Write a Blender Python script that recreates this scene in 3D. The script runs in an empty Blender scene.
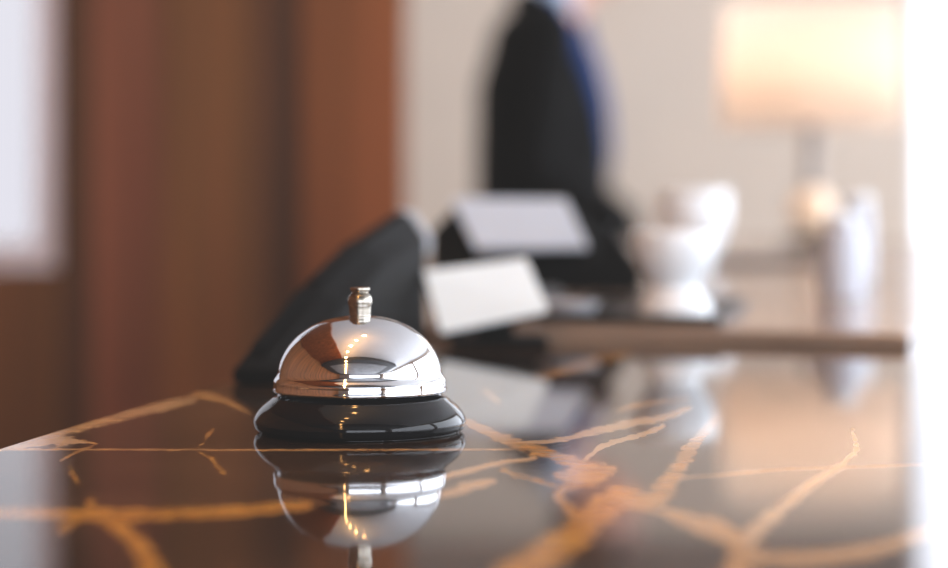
import bpy, bmesh, math, random
import numpy as np
from mathutils import Vector, Matrix

random.seed(4)
S = bpy.context.scene
C = S.collection
F = 85.0 / 36.0 * 948.0          # focal length in pixels
HZ = 185.0                       # eye level (row) in the photograph
CAMZ = 1.149
TOP = 1.05                       # countertop height


def at(px, py, d):
    """a point seen at (px, py) standing d metres ahead of the camera"""
    return Vector(((px - 474.0) / F * d, d, CAMZ - (py - HZ) / F * d))


# ------------------------------------------------------------------ materials
def new_mat(name):
    m = bpy.data.materials.new(name)
    m.use_nodes = True
    nt = m.node_tree
    return m, nt, nt.nodes['Principled BSDF']


def pm(name, col, rough=0.4, metal=0.0, vary=0.06, scale=30.0, coat=0.0, spec=0.5, emit=0.0, emit_col=None, sheen=0.0):
    m, nt, b = new_mat(name)
    n = nt.nodes.new('ShaderNodeTexNoise')
    n.inputs['Scale'].default_value = scale
    n.inputs['Detail'].default_value = 3
    tc = nt.nodes.new('ShaderNodeTexCoord')
    nt.links.new(tc.outputs['Object'], n.inputs['Vector'])
    r = nt.nodes.new('ShaderNodeValToRGB')
    r.color_ramp.elements[0].position = 0.3
    r.color_ramp.elements[1].position = 0.7
    r.color_ramp.elements[0].color = (*[c * (1 - vary) for c in col], 1)
    r.color_ramp.elements[1].color = (*[min(1, c * (1 + vary)) for c in col], 1)
    nt.links.new(n.outputs['Fac'], r.inputs['Fac'])
    nt.links.new(r.outputs['Color'], b.inputs['Base Color'])
    b.inputs['Roughness'].default_value = rough
    b.inputs['Metallic'].default_value = metal
    b.inputs['Coat Weight'].default_value = coat
    b.inputs['Coat Roughness'].default_value = 0.03
    b.inputs['Specular IOR Level'].default_value = spec
    b.inputs['Sheen Weight'].default_value = sheen
    if emit:
        b.inputs['Emission Color'].default_value = (*(emit_col or col), 1)
        b.inputs['Emission Strength'].default_value = emit
    return m


M = {}
M['chrome'] = pm('polished chrome', (0.86, 0.87, 0.90), 0.035, 1.0, vary=0.01)
M['nickel'] = pm('warm nickel', (0.34, 0.305, 0.255), 0.24, 1.0, vary=0.05, scale=300)
M['black_gloss'] = pm('black enamel', (0.006, 0.006, 0.007), 0.07, spec=0.28, vary=0.05)
M['black_plastic'] = pm('black plastic', (0.0045, 0.0042, 0.0042), 0.55, vary=0.1, spec=0.04)
M['grey_plastic'] = pm('grey plastic', (0.42, 0.43, 0.46), 0.35, vary=0.05)
M['dark_grey'] = pm('dark grey plastic', (0.10, 0.105, 0.115), 0.35, vary=0.05)
M['white_card'] = pm('white card', (0.78, 0.90, 0.97), 0.5, vary=0.02)
M['panel'] = pm('pale panel', (0.54, 0.62, 0.73), 0.5, vary=0.02)
M['porcelain'] = pm('white porcelain', (0.88, 0.93, 0.97), 0.25, coat=0.1, vary=0.01)
M['porcelain_grey'] = pm('pale grey glaze', (0.55, 0.58, 0.66), 0.3, coat=0.1, vary=0.03)
M['tray'] = pm('black lacquer', (0.012, 0.010, 0.009), 0.3, spec=0.25, vary=0.1)
M['ledge'] = pm('tan stone', (0.33, 0.235, 0.175), 0.16, vary=0.18, scale=9)
M['wall'] = pm('beige plaster', (0.62, 0.525, 0.44), 0.85, vary=0.025, scale=3, spec=0.2)
M['wall_dark'] = pm('taupe plaster', (0.20, 0.17, 0.15), 0.8, vary=0.05, scale=3)
M['soffit_edge'] = pm('dark reflection border', (0.03, 0.028, 0.027), 0.6, vary=0.05, scale=5)
M['soffit'] = pm('grey panel', (0.22, 0.22, 0.22), 0.6, vary=0.2, scale=3)
M['white_paint'] = pm('white paint', (0.62, 0.62, 0.62), 0.7, vary=0.02, scale=4)
M['frame'] = pm('white window frame', (0.80, 0.81, 0.83), 0.4, vary=0.02)
M['frame_glow'] = pm('window frame with painted glow', (0.80, 0.68, 0.68), 0.5, vary=0.03)  # pale tone paints the window's soft glow fading into the wood
M['floor'] = pm('brown carpet', (0.19, 0.13, 0.09), 0.9, vary=0.25, scale=60)
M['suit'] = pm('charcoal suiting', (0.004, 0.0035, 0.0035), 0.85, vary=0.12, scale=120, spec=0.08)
M['lapel'] = pm('window lit suiting', (0.014, 0.045, 0.17), 0.7, vary=0.12, scale=120, spec=0.2)  # suit cloth with blue window light put into its colour
M['shirt'] = pm('pale blue cotton', (0.55, 0.66, 0.80), 0.8, vary=0.03, scale=90)
M['skin'] = pm('skin', (0.62, 0.33, 0.24), 0.5, vary=0.06, scale=20)
M['hair'] = pm('dark brown hair', (0.022, 0.013, 0.009), 0.5, vary=0.3, scale=80)
M['shoe'] = pm('black leather', (0.012, 0.011, 0.011), 0.25, vary=0.1)
M['tie'] = pm('navy silk', (0.02, 0.035, 0.12), 0.35, vary=0.15, scale=200)
M['lamp_metal'] = pm('brushed pale metal', (0.30, 0.27, 0.25), 0.5, 0.3, vary=0.05)
M['lamp_ball'] = pm('glowing cream glazed ceramic', (0.88, 0.70, 0.52), 0.25, coat=0.4, vary=0.03, emit=0.12, emit_col=(1.0, 0.72, 0.48))  # weak emission stands in for lamp light falling on the ball


def wood_mat(name, dark, mid, light, seam=0.0):
    m, nt, b = new_mat(name)
    tc = nt.nodes.new('ShaderNodeTexCoord')
    mp = nt.nodes.new('ShaderNodeMapping')
    mp.inputs['Scale'].default_value = (5.5, 5.5, 0.22)
    mp.inputs['Location'].default_value = (1.37, 0.0, 0.4)
    nt.links.new(tc.outputs['Object'], mp.inputs['Vector'])
    n = nt.nodes.new('ShaderNodeTexNoise')
    n.inputs['Scale'].default_value = 1.6
    n.inputs['Detail'].default_value = 5
    n.inputs['Distortion'].default_value = 0.4
    nt.links.new(mp.outputs['Vector'], n.inputs['Vector'])
    r = nt.nodes.new('ShaderNodeValToRGB')
    e = r.color_ramp.elements
    e[0].position, e[0].color = 0.28, (*dark, 1)
    e[1].position, e[1].color = 0.72, (*light, 1)
    k = r.color_ramp.elements.new(0.5)
    k.color = (*mid, 1)
    nt.links.new(n.outputs['Fac'], r.inputs['Fac'])
    mp2 = nt.nodes.new('ShaderNodeMapping')
    mp2.inputs['Scale'].default_value = (90, 90, 1.5)
    nt.links.new(tc.outputs['Object'], mp2.inputs['Vector'])
    n2 = nt.nodes.new('ShaderNodeTexNoise')
    n2.inputs['Scale'].default_value = 1.0
    n2.inputs['Detail'].default_value = 4
    nt.links.new(mp2.outputs['Vector'], n2.inputs['Vector'])
    mx = nt.nodes.new('ShaderNodeMix')
    mx.data_type = 'RGBA'
    mx.blend_type = 'MULTIPLY'
    mx.inputs[0].default_value = 0.35
    nt.links.new(r.outputs['Color'], mx.inputs[6])
    nt.links.new(n2.outputs['Color'], mx.inputs[7])
    nt.links.new(mx.outputs[2], b.inputs['Base Color'])
    b.inputs['Roughness'].default_value = 0.5
    b.inputs['Specular IOR Level'].default_value = 0.15
    return m


M['wood'] = wood_mat('mahogany veneer', (0.085, 0.032, 0.012), (0.21, 0.080, 0.026), (0.34, 0.112, 0.036))
M['wood_red'] = wood_mat('reddish mahogany veneer', (0.16, 0.052, 0.025), (0.29, 0.095, 0.045), (0.37, 0.125, 0.064))
M['wood_dark'] = wood_mat('dark mahogany veneer', (0.048, 0.020, 0.009), (0.105, 0.042, 0.017), (0.16, 0.060, 0.022))
M['wood_bright'] = wood_mat('bright mahogany veneer', (0.15, 0.046, 0.014), (0.275, 0.084, 0.025), (0.40, 0.120, 0.036))


def glass_mat(name, tint):
    m = bpy.data.materials.new(name)
    m.use_nodes = True
    nt = m.node_tree
    nt.nodes.clear()
    out = nt.nodes.new('ShaderNodeOutputMaterial')
    t = nt.nodes.new('ShaderNodeBsdfTransparent')
    t.inputs['Color'].default_value = (*tint, 1)
    g = nt.nodes.new('ShaderNodeBsdfGlossy')
    g.inputs['Roughness'].default_value = 0.02
    fr = nt.nodes.new('ShaderNodeFresnel')
    fr.inputs['IOR'].default_value = 1.25
    mx = nt.nodes.new('ShaderNodeMixShader')
    ge = nt.nodes.new('ShaderNodeNewGeometry')
    inv = nt.nodes.new('ShaderNodeMath')
    inv.operation = 'SUBTRACT'
    inv.inputs[0].default_value = 1.0
    nt.links.new(ge.outputs['Backfacing'], inv.inputs[1])
    fm = nt.nodes.new('ShaderNodeMath')
    fm.operation = 'MULTIPLY'
    nt.links.new(fr.outputs[0], fm.inputs[0])
    nt.links.new(inv.outputs[0], fm.inputs[1])
    nt.links.new(fm.outputs[0], mx.inputs[0])
    nt.links.new(t.outputs[0], mx.inputs[1])
    nt.links.new(g.outputs[0], mx.inputs[2])
    nt.links.new(mx.outputs[0], out.inputs[0])
    return m


M['glass'] = glass_mat('clear glass', (0.97, 0.98, 0.99))
M['glass_tint'] = glass_mat('tinted glass', (0.37, 0.36, 0.36))
M['glass_dim'] = glass_mat('dimmed glass', (0.68, 0.68, 0.69))  # glass colour lowered only to cut the tall window's brightness


def shade_mat():
    m = bpy.data.materials.new('linen lampshade')
    m.use_nodes = True
    nt = m.node_tree
    nt.nodes.clear()
    out = nt.nodes.new('ShaderNodeOutputMaterial')
    d = nt.nodes.new('ShaderNodeBsdfDiffuse')
    t = nt.nodes.new('ShaderNodeBsdfTranslucent')
    tc = nt.nodes.new('ShaderNodeTexCoord')
    mp = nt.nodes.new('ShaderNodeMapping')
    mp.inputs['Scale'].default_value = (300, 300, 900)
    n = nt.nodes.new('ShaderNodeTexNoise')
    n.inputs['Scale'].default_value = 1
    r = nt.nodes.new('ShaderNodeValToRGB')
    r.color_ramp.elements[0].color = (0.90, 0.84, 0.76, 1)
    r.color_ramp.elements[1].color = (0.95, 0.90, 0.83, 1)
    nt.links.new(tc.outputs['Object'], mp.inputs['Vector'])
    nt.links.new(mp.outputs[0], n.inputs['Vector'])
    nt.links.new(n.outputs['Fac'], r.inputs['Fac'])
    nt.links.new(r.outputs[0], d.inputs['Color'])
    nt.links.new(r.outputs[0], t.inputs['Color'])
    mx = nt.nodes.new('ShaderNodeMixShader')
    mx.inputs[0].default_value = 0.78
    nt.links.new(d.outputs[0], mx.inputs[1])
    nt.links.new(t.outputs[0], mx.inputs[2])
    tp = nt.nodes.new('ShaderNodeBsdfTransparent')
    tp.inputs['Color'].default_value = (1.0, 0.86, 0.72, 1)
    mx2 = nt.nodes.new('ShaderNodeMixShader')
    mx2.inputs[0].default_value = 0.022
    nt.links.new(mx.outputs[0], mx2.inputs[1])
    nt.links.new(tp.outputs[0], mx2.inputs[2])
    nt.links.new(mx2.outputs[0], out.inputs[0])
    return m


M['shade'] = shade_mat()


def marble_mat():
    m, nt, b = new_mat('black and gold marble')
    L = nt.links.new
    N = nt.nodes.new
    tc = N('ShaderNodeTexCoord')
    at_v = N('ShaderNodeAttribute'); at_v.attribute_name = 'vein'
    at_t = N('ShaderNodeAttribute'); at_t.attribute_name = 'pale'
    # ragged vein borders
    n1 = N('ShaderNodeTexNoise'); n1.inputs['Scale'].default_value = 120; n1.inputs['Detail'].default_value = 6
    L(tc.outputs['Object'], n1.inputs['Vector'])
    sub = N('ShaderNodeMath'); sub.operation = 'SUBTRACT'; sub.inputs[1].default_value = 0.5
    L(n1.outputs['Fac'], sub.inputs[0])
    mul = N('ShaderNodeMath'); mul.operation = 'MULTIPLY_ADD'; mul.inputs[1].default_value = 2.3
    n1b = N('ShaderNodeTexNoise'); n1b.inputs['Scale'].default_value = 420; n1b.inputs['Detail'].default_value = 3
    L(tc.outputs['Object'], n1b.inputs['Vector'])
    fine = N('ShaderNodeMath'); fine.operation = 'MULTIPLY_ADD'; fine.inputs[1].default_value = 0.55
    L(n1b.outputs['Fac'], fine.inputs[0]); L(n1.outputs['Fac'], fine.inputs[2])
    sub.inputs[1].default_value = 0.775
    L(fine.outputs[0], sub.inputs[0])
    L(sub.outputs[0], mul.inputs[0]); L(at_v.outputs['Fac'], mul.inputs[2])
    vr = N('ShaderNodeMapRange'); vr.interpolation_type = 'SMOOTHSTEP'
    vr.inputs['From Min'].default_value = -0.08; vr.inputs['From Max'].default_value = 0.30
    L(mul.outputs[0], vr.inputs['Value'])
    # stone ground, cloudy brown-black
    n2 = N('ShaderNodeTexNoise'); n2.inputs['Scale'].default_value = 9; n2.inputs['Detail'].default_value = 8; n2.inputs['Distortion'].default_value = 0.8
    L(tc.outputs['Object'], n2.inputs['Vector'])
    g = N('ShaderNodeValToRGB')
    e = g.color_ramp.elements
    e[0].position, e[0].color = 0.32, (0.012, 0.007, 0.0045, 1)
    e[1].position, e[1].color = 0.72, (0.070, 0.038, 0.021, 1)
    L(n2.outputs['Fac'], g.inputs['Fac'])
    # hair veins
    n3 = N('ShaderNodeTexNoise'); n3.inputs['Scale'].default_value = 7; n3.inputs['Detail'].default_value = 4; n3.inputs['Distortion'].default_value = 1.6
    mp = N('ShaderNodeMapping'); mp.inputs['Rotation'].default_value = (0, 0, 0.5); mp.inputs['Scale'].default_value = (1.0, 2.2, 1)
    L(tc.outputs['Object'], mp.inputs['Vector']); L(mp.outputs[0], n3.inputs['Vector'])
    s3 = N('ShaderNodeMath'); s3.operation = 'SUBTRACT'; s3.inputs[1].default_value = 0.53
    L(n3.outputs['Fac'], s3.inputs[0])
    a3 = N('ShaderNodeMath'); a3.operation = 'ABSOLUTE'; L(s3.outputs[0], a3.inputs[0])
    h3 = N('ShaderNodeMapRange'); h3.inputs['From Min'].default_value = 0.0; h3.inputs['From Max'].default_value = 0.004
    h3.inputs['To Min'].default_value = 0.30; h3.inputs['To Max'].default_value = 0.0
    L(a3.outputs[0], h3.inputs['Value'])
    hm = N('ShaderNodeMath'); hm.operation = 'MULTIPLY'; L(h3.outputs[0], hm.inputs[0]); L(n2.outputs['Fac'], hm.inputs[1])
    # vein colour
    n4 = N('ShaderNodeTexNoise'); n4.inputs['Scale'].default_value = 60; n4.inputs['Detail'].default_value = 5
    L(tc.outputs['Object'], n4.inputs['Vector'])
    gold = N('ShaderNodeValToRGB')
    e = gold.color_ramp.elements
    e[0].position, e[0].color = 0.30, (0.40, 0.165, 0.018, 1)
    e[1].position, e[1].color = 0.72, (0.70, 0.345, 0.070, 1)
    L(n4.outputs['Fac'], gold.inputs['Fac'])
    pal = N('ShaderNodeMix'); pal.data_type = 'RGBA'; pal.inputs[7].default_value = (0.68, 0.50, 0.33, 1)
    L(at_t.outputs['Fac'], pal.inputs[0]); L(gold.outputs['Color'], pal.inputs[6])
    hair = N('ShaderNodeMix'); hair.data_type = 'RGBA'; hair.inputs[7].default_value = (0.40, 0.19, 0.07, 1)
    L(hm.outputs[0], hair.inputs[0]); L(g.outputs['Color'], hair.inputs[6])
    fin = N('ShaderNodeMix'); fin.data_type = 'RGBA'
    L(vr.outputs[0], fin.inputs[0]); L(hair.outputs[2], fin.inputs[6]); L(pal.outputs[2], fin.inputs[7])
    L(fin.outputs[2], b.inputs['Base Color'])
    b.inputs['Roughness'].default_value = 0.045
    b.inputs['IOR'].default_value = 1.40
    return m


M['marble'] = marble_mat()


# ------------------------------------------------------------------ mesh helpers
def obj(name, bm, mat, parent=None, smooth=False, loc=None):
    me = bpy.data.meshes.new(name)
    bmesh.ops.recalc_face_normals(bm, faces=bm.faces)
    bm.to_mesh(me)
    bm.free()
    if smooth:
        for p in me.polygons:
            p.use_smooth = True
    me.materials.append(mat)
    o = bpy.data.objects.new(name, me)
    C.objects.link(o)
    if parent:
        o.parent = parent
    if loc is not None:
        o.location = loc
    return o


def empty(name, loc, rotz=0.0):
    o = bpy.data.objects.new(name, None)
    C.objects.link(o)
    o.empty_display_size = 0.05
    o.location = loc
    o.rotation_euler = (0, 0, rotz)
    return o


def tag(o, label, cat, group=None):
    o['label'] = label
    o['category'] = cat
    if group:
        o['group'] = group
    return o


def struct(o):
    o['kind'] = 'structure'
    return o


def bx(bm, x0, x1, y0, y1, z0, z1, bev=0.0):
    r = bmesh.ops.create_cube(bm, size=1.0)
    vs = r['verts']
    for v in vs:
        v.co = Vector((x0 if v.co.x < 0 else x1, y0 if v.co.y < 0 else y1, z0 if v.co.z < 0 else z1))
    if bev:
        es = list({e for v in vs for e in v.link_edges})
        bmesh.ops.bevel(bm, geom=es, offset=bev, segments=3, affect='EDGES', profile=0.5)
    return bm


def lathe(prof, seg=96, bm=None, cx=0.0, cy=0.0):
    """prof: (r, z) list; r==0 closes on the axis"""
    bm = bm or bmesh.new()
    rings = []
    for r, z in prof:
        if r < 1e-6:
            rings.append([bm.verts.new((cx, cy, z))])
        else:
            rings.append([bm.verts.new((cx + r * math.cos(2 * math.pi * i / seg), cy + r * math.sin(2 * math.pi * i / seg), z)) for i in range(seg)])
    for a, b in zip(rings, rings[1:]):
        for i in range(seg):
            j = (i + 1) % seg
            if len(a) == 1 and len(b) == 1:
                continue
            if len(a) == 1:
                bm.faces.new((a[0], b[i], b[j]))
            elif len(b) == 1:
                bm.faces.new((a[i], a[j], b[0]))
            else:
                bm.faces.new((a[i], a[j], b[j], b[i]))
    return bm


def spline(pts, n=6):
    """Catmull-Rom through (r, z) points"""
    out = []
    P = [pts[0]] + list(pts) + [pts[-1]]
    for i in range(1, len(P) - 2):
        p0, p1, p2, p3 = P[i - 1], P[i], P[i + 1], P[i + 2]
        for k in range(n):
            t = k / n
            out.append(tuple(0.5 * ((2 * p1[c]) + (-p0[c] + p2[c]) * t + (2 * p0[c] - 5 * p1[c] + 4 * p2[c] - p3[c]) * t * t
                             + (-p0[c] + 3 * p1[c] - 3 * p2[c] + p3[c]) * t ** 3) for c in (0, 1)))
    out.append(tuple(pts[-1]))
    return [(max(0.0, r), z) for r, z in out]


def prism(poly, t0, t1, bev=0.0, bm=None):
    """poly in (y, z); extruded along x from t0 to t1"""
    bm = bm or bmesh.new()
    a = [bm.verts.new((t0, y, z)) for y, z in poly]
    b = [bm.verts.new((t1, y, z)) for y, z in poly]
    bm.faces.new(a)
    bm.faces.new(b[::-1])
    n = len(poly)
    for i in range(n):
        j = (i + 1) % n
        bm.faces.new((a[j], a[i], b[i], b[j]))
    if bev:
        vs = set(a + b)
        es = [e for e in bm.edges if e.verts[0] in vs and e.verts[1] in vs]
        bmesh.ops.bevel(bm, geom=es, offset=bev, segments=3, affect='EDGES', profile=0.5)
    return bm


def plan(poly, z0, z1, bev=0.0):
    """poly in (x, y); extruded in z"""
    bm = bmesh.new()
    a = [bm.verts.new((x, y, z0)) for x, y in poly]
    b = [bm.verts.new((x, y, z1)) for x, y in poly]
    bm.faces.new(a)
    bm.faces.new(b[::-1])
    n = len(poly)
    for i in range(n):
        j = (i + 1) % n
        bm.faces.new((a[j], a[i], b[i], b[j]))
    if bev:
        bmesh.ops.bevel(bm, geom=list(bm.edges), offset=bev, segments=3, affect='EDGES', profile=0.5)
    return bm


def blob(bm, c, rad, rot=None, seg=20):
    r = bmesh.ops.create_uvsphere(bm, u_segments=seg, v_segments=seg // 2 + 2, radius=1.0)
    mt = Matrix.Translation(c) @ (rot.to_4x4() if rot else Matrix.Identity(4)) @ Matrix.Diagonal((*rad, 1))
    bmesh.ops.transform(bm, matrix=mt, verts=r['verts'])


def limb(bm, pts, seg=18):
    """a tapering tube through (point, radius) or (point, radius, flat); rounded at both ends"""
    pts = [(Vector(p[0]), p[1], p[2] if len(p) > 2 else 1.0) for p in pts]
    rings = []
    up = Vector((0, 1, 0))
    for i, (p, r, fl) in enumerate(pts):
        d = (pts[min(i + 1, len(pts) - 1)][0] - pts[max(i - 1, 0)][0]).normalized()
        s = d.cross(up)
        if s.length < 0.1:
            s = d.cross(Vector((1, 0, 0)))
        s.normalize()
        t = s.cross(d).normalized()
        rings.append([bm.verts.new(p + s * (r * math.cos(2 * math.pi * k / seg)) + t * (r * fl * math.sin(2 * math.pi * k / seg))) for k in range(seg)])
    for a, b in zip(rings, rings[1:]):
        for k in range(seg):
            j = (k + 1) % seg
            bm.faces.new((a[k], a[j], b[j], b[k]))
    for rg in (rings[0], rings[-1]):
        bm.faces.new(rg)
    for p, r, fl in (pts[0], pts[-1]):
        blob(bm, p, (r * 0.98, r * 0.98 * fl, r * 0.98), seg=14)


def remesh(o, vox, smooth=4):
    m = o.modifiers.new('join', 'REMESH')
    m.mode = 'VOXEL'
    m.voxel_size = vox
    m.use_smooth_shade = True
    k = o.modifiers.new('soften', 'SMOOTH')
    k.factor = 0.5
    k.iterations = smooth
    return o


# ------------------------------------------------------------------ camera
cam = bpy.data.cameras.new('camera')
co = bpy.data.objects.new('camera', cam)
C.objects.link(co)
co.location = (0, 0, CAMZ)
co.rotation_euler = (math.pi / 2, 0, 0)
cam.lens = 85.0
cam.sensor_width = 36.0
cam.sensor_fit = 'HORIZONTAL'
cam.shift_y = -(284.0 - HZ) / 948.0
cam.clip_start = 0.02
cam.dof.use_dof = True
cam.dof.focus_distance = 0.862
cam.dof.aperture_fstop = 4.6
S.camera = co

# ------------------------------------------------------------------ the marble counter
EX = 0.27                                    # the left edge recedes to the right by this much per metre


EDGE = [(0.838, -0.1775), (0.873, -0.172), (0.906, -0.1655), (0.951, -0.1590), (0.989, -0.1512), (1.024, -0.1420), (1.048, -0.1355), (1.119, -0.1215)]
EC = np.polyfit([e[0] for e in EDGE], [e[1] for e in EDGE], 2)


def XL(y):
    if y < 0.838:
        return float(np.polyval(EC, 0.838) + (2 * EC[0] * 0.838 + EC[1]) * (y - 0.838))
    if y <= 1.119:
        return float(np.polyval(EC, y))
    if y <= 1.47:
        return float(np.polyval(EC, 1.119) + EX * (y - 1.119))
    return -0.105 if y >= 1.50 else np.interp(y, [1.47, 1.50], [np.polyval(EC, 1.119) + EX * 0.351, -0.105])


V = [  # veins as points on the counter seen at (column, row, half width), and how pale the stone is there
    (0.45, [(-6, 451, 1), (40, 438, 4), (87, 424, 6), (130, 412.5, 5), (165, 405, 4.5), (192, 400.5, 3)]),
    (0.65, [(-6, 450, 1), (40, 442, 5), (70, 441, 3.5), (86, 442, 1.2)]),
    (0.2, [(80, 440, 1.0), (97, 444, 0.8), (72, 454, 1.0), (60, 461, 1.2)]),
    (0.25, [(-6, 449.3, 0.9), (130, 449.6, 0.8), (300, 450, 0.8), (470, 449.5, 0.8), (515, 449, 0.7)]),
    (0.2, [(194, 394, 2.2), (208, 396, 3.2), (226, 401, 2.0), (250, 413, 1.2)]),
    (0.1, [(214, 429, 1.2), (207, 436, 2.0), (205, 441, 1.4), (198, 447.5, 1.0)]),
    (0.0, [(198, 452, 0.8), (213, 459, 1.8), (216, 465, 1.8), (226, 475, 1.6)]),
    (0.0, [(-10, 513, 3.5), (60, 513, 4.0), (120, 515, 5.5), (200, 513, 4.5), (262, 509, 4.5), (310, 504, 3.0)]),
    (0.0, [(100, 519, 3), (124, 530, 6), (142, 547, 8), (152, 568, 10), (156, 600, 12)]),
    (0.0, [(69, 465, 1.2), (72, 473, 2.6), (79, 484, 2.2)]),
    (0.0, [(92, 500, 3.0), (86, 512, 4.0), (60, 530, 3.0)]),
    (0.15, [(462, 420, 2), (474, 425, 4.0), (498, 437, 4.5), (520, 445, 5.0), (545, 452, 5.0), (570, 462, 5.0), (588, 470, 8.0), (604, 472, 7.0), (615, 470, 3.0)]),
    (0.2, [(556, 474, 3), (572, 478, 8), (590, 478, 9), (600, 476, 5)]),
    (0.75, [(517, 442.5, 1.2), (545, 442, 2.0), (570, 438, 2.6), (594, 431, 3.5), (632, 423, 3.8), (663, 418, 3.5), (690, 408, 2.5)]),
    (0.75, [(586, 459, 1.8), (600, 447, 2.8), (620, 440, 2.2), (645, 434, 2.4), (664, 426, 2.2)]),
    (0.6, [(446, 476, 2.2), (470, 470, 2.4), (500, 463, 2.2), (534, 458, 1.4)]),
    (0.5, [(440, 495, 2), (463, 488, 4.5), (494, 481, 2.6)]),
    (0.05, [(470, 650, 22), (500, 594, 17), (524, 568, 14.5), (567, 541, 13), (600, 511, 12), (618, 497, 10.5), (634, 492, 7)]),
    (0.15, [(610, 500, 6), (634, 501, 8), (652, 502, 9), (668, 485, 8.5), (684, 458, 6.5), (700, 436, 4.6), (716, 419, 3.0)]),
    (0.15, [(586, 482, 3.0), (560, 490, 3.2), (556, 496, 3.2), (570, 509, 4.2), (582, 522, 4)]),
    (0.35, [(664, 512, 4), (688, 521, 7), (711, 525, 9.5), (732, 538, 10), (745, 551, 9), (734, 572, 12), (724, 610, 14)]),
    (0.7, [(742, 546, 8), (756, 530, 8), (780, 510, 6), (811, 484, 4.2), (842, 465, 3.0), (857, 450, 2.4), (853, 430, 2.4)]),
    (0.5, [(748, 556, 6), (790, 560, 6.5), (830, 556, 6.5), (872, 550, 6.5), (907, 539, 5.5), (960, 518, 5)]),
    (0.5, [(670, 478, 0.7), (720, 475, 0.9), (784, 469, 0.9), (903, 465, 0.8), (960, 463, 0.8)]),
    (0.0, [(483, 389, 1.2), (490, 395, 2.4), (500, 404, 1.8)]),
    (0.0, [(535, 378, 1.4), (556, 373, 3.0), (600, 361, 3.2), (628, 355, 2)]),
    (0.2, [(618, 411, 1.0), (632, 406, 2.0), (655, 403, 1.4), (690, 399, 1.2)]),
    (0.1, [(500, 470, 1.0), (530, 478, 1.4), (556, 486, 1.6)]),
    (0.1, [(486, 458, 0.8), (506, 468, 1.0), (516, 478, 1.0)]),
]


def ground(px, py):
    d = F * (CAMZ - TOP) / (py - HZ)
    return np.array([(px - 474.0) / F * d, d])


def vein_field(P):
    """P: (n, 2) points on the counter -> signed vein strength and paleness (veins drawn in eye-level perspective of the slab)"""
    Q = np.stack([474.0 + F * P[:, 0] / P[:, 1], HZ + F * (CAMZ - TOP) / P[:, 1]], 1)
    best = np.full(len(P), -4.0)
    pale = np.zeros(len(P))
    for pl, pts in V:
        for (ax, ay, ha), (bx_, by_, hb) in zip(pts, pts[1:]):
            a = np.array([ax, ay], float)
            ab = np.array([bx_ - ax, by_ - ay], float)
            t = np.clip(((Q - a) @ ab) / (ab @ ab), 0, 1)
            d = np.linalg.norm(Q - (a + t[:, None] * ab), axis=1)
            hw = (ha + (hb - ha) * t) * 1.2
            s = 1.0 - d / hw
            k = s > best
            best[k] = s[k]
            pale[k] = pl
    return np.clip(best, -4, 1), pale


def counter_top():
    ys = np.concatenate([np.arange(0.34, 0.60, 0.006), np.arange(0.60, 1.08, 0.0024), np.arange(1.08, 1.47, 0.006), [1.47, 1.50, 2.2, 3.0, 3.72]])
    u = np.concatenate([np.linspace(0, 0.62, 330, endpoint=False), np.linspace(0.62, 1.25, 26)])
    nx, ny = len(u), len(ys)
    co_ = []
    for y in ys:
        xl = float(XL(y))
        x = xl + u * ((0.95 - xl) / u[-1])
        co_.append(np.stack([x, np.full(nx, y), np.full(nx, TOP)], 1))
    co_ = np.concatenate(co_)
    n = len(co_)
    idx = np.arange(n).reshape(ny, nx)
    faces = np.stack([idx[:-1, :-1], idx[:-1, 1:], idx[1:, 1:], idx[1:, :-1]], -1).reshape(-1, 4).tolist()
    # the polished slab edge: round over, then down 30 mm
    ring = np.concatenate([idx[0, :], idx[1:, -1], idx[-1, -2::-1], idx[-2:0:-1, 0]])
    vein, pale = vein_field(co_[:, :2])
    verts = co_.tolist()
    vv = vein.tolist()
    pp = pale.tolist()
    prev = ring.tolist()
    m = len(prev)
    for dz in (0.0012, 0.03):
        cur = []
        for k in ring:
            x, y, z = co_[k]
            cur.append(len(verts))
            verts.append([x, y, z - dz])
            vv.append(vein[k]); pp.append(pale[k])
        for i in range(m):
            j = (i + 1) % m
            faces.append([prev[j], prev[i], cur[i], cur[j]])
        prev = cur
    faces.append(prev)
    me = bpy.data.meshes.new('countertop')
    me.from_pydata(verts, [], faces)
    for nm, val in (('vein', vv), ('pale', pp)):
        a = me.attributes.new(nm, 'FLOAT', 'POINT')
        a.data.foreach_set('value', np.array(val, dtype=np.float32))
    me.materials.append(M['marble'])
    me.update()
    return me


counter = empty('reception_counter', (0.3, 1.6, 0))
tag(counter, 'reception counter with glossy black marble top streaked with gold veins', 'counter')
ct = bpy.data.objects.new('countertop', counter_top())
C.objects.link(ct)
ct.parent = counter
ct.location = (-0.3, -1.6, 0)
body_poly = [(XL(0.42) + 0.04, 0.42), (0.90, 0.42), (0.90, 3.66), (-0.05, 3.66), (-0.05, 1.56), (0.04, 1.50)]
o = obj('front_panel', plan([(x - 0.3, y - 1.6) for x, y in body_poly], 0.08, TOP - 0.0305), M['wood_dark'], counter)
o = obj('plinth', plan([(x * 0.97 - 0.29, y * 0.98 - 1.57) for x, y in body_poly], 0.0, 0.079), M['black_plastic'], counter)

LT = TOP + 0.0085
ledge = obj('stone_ledge', plan([(-0.10, 1.487), (0.0709, 1.43), (0.266, 1.366), (0.90, 3.68), (-0.10, 3.68)], TOP + 0.0003, LT, bev=0.002), M['ledge'])
tag(ledge, 'tan stone slab raised a step above the black marble counter, cups on it', 'ledge')

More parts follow.
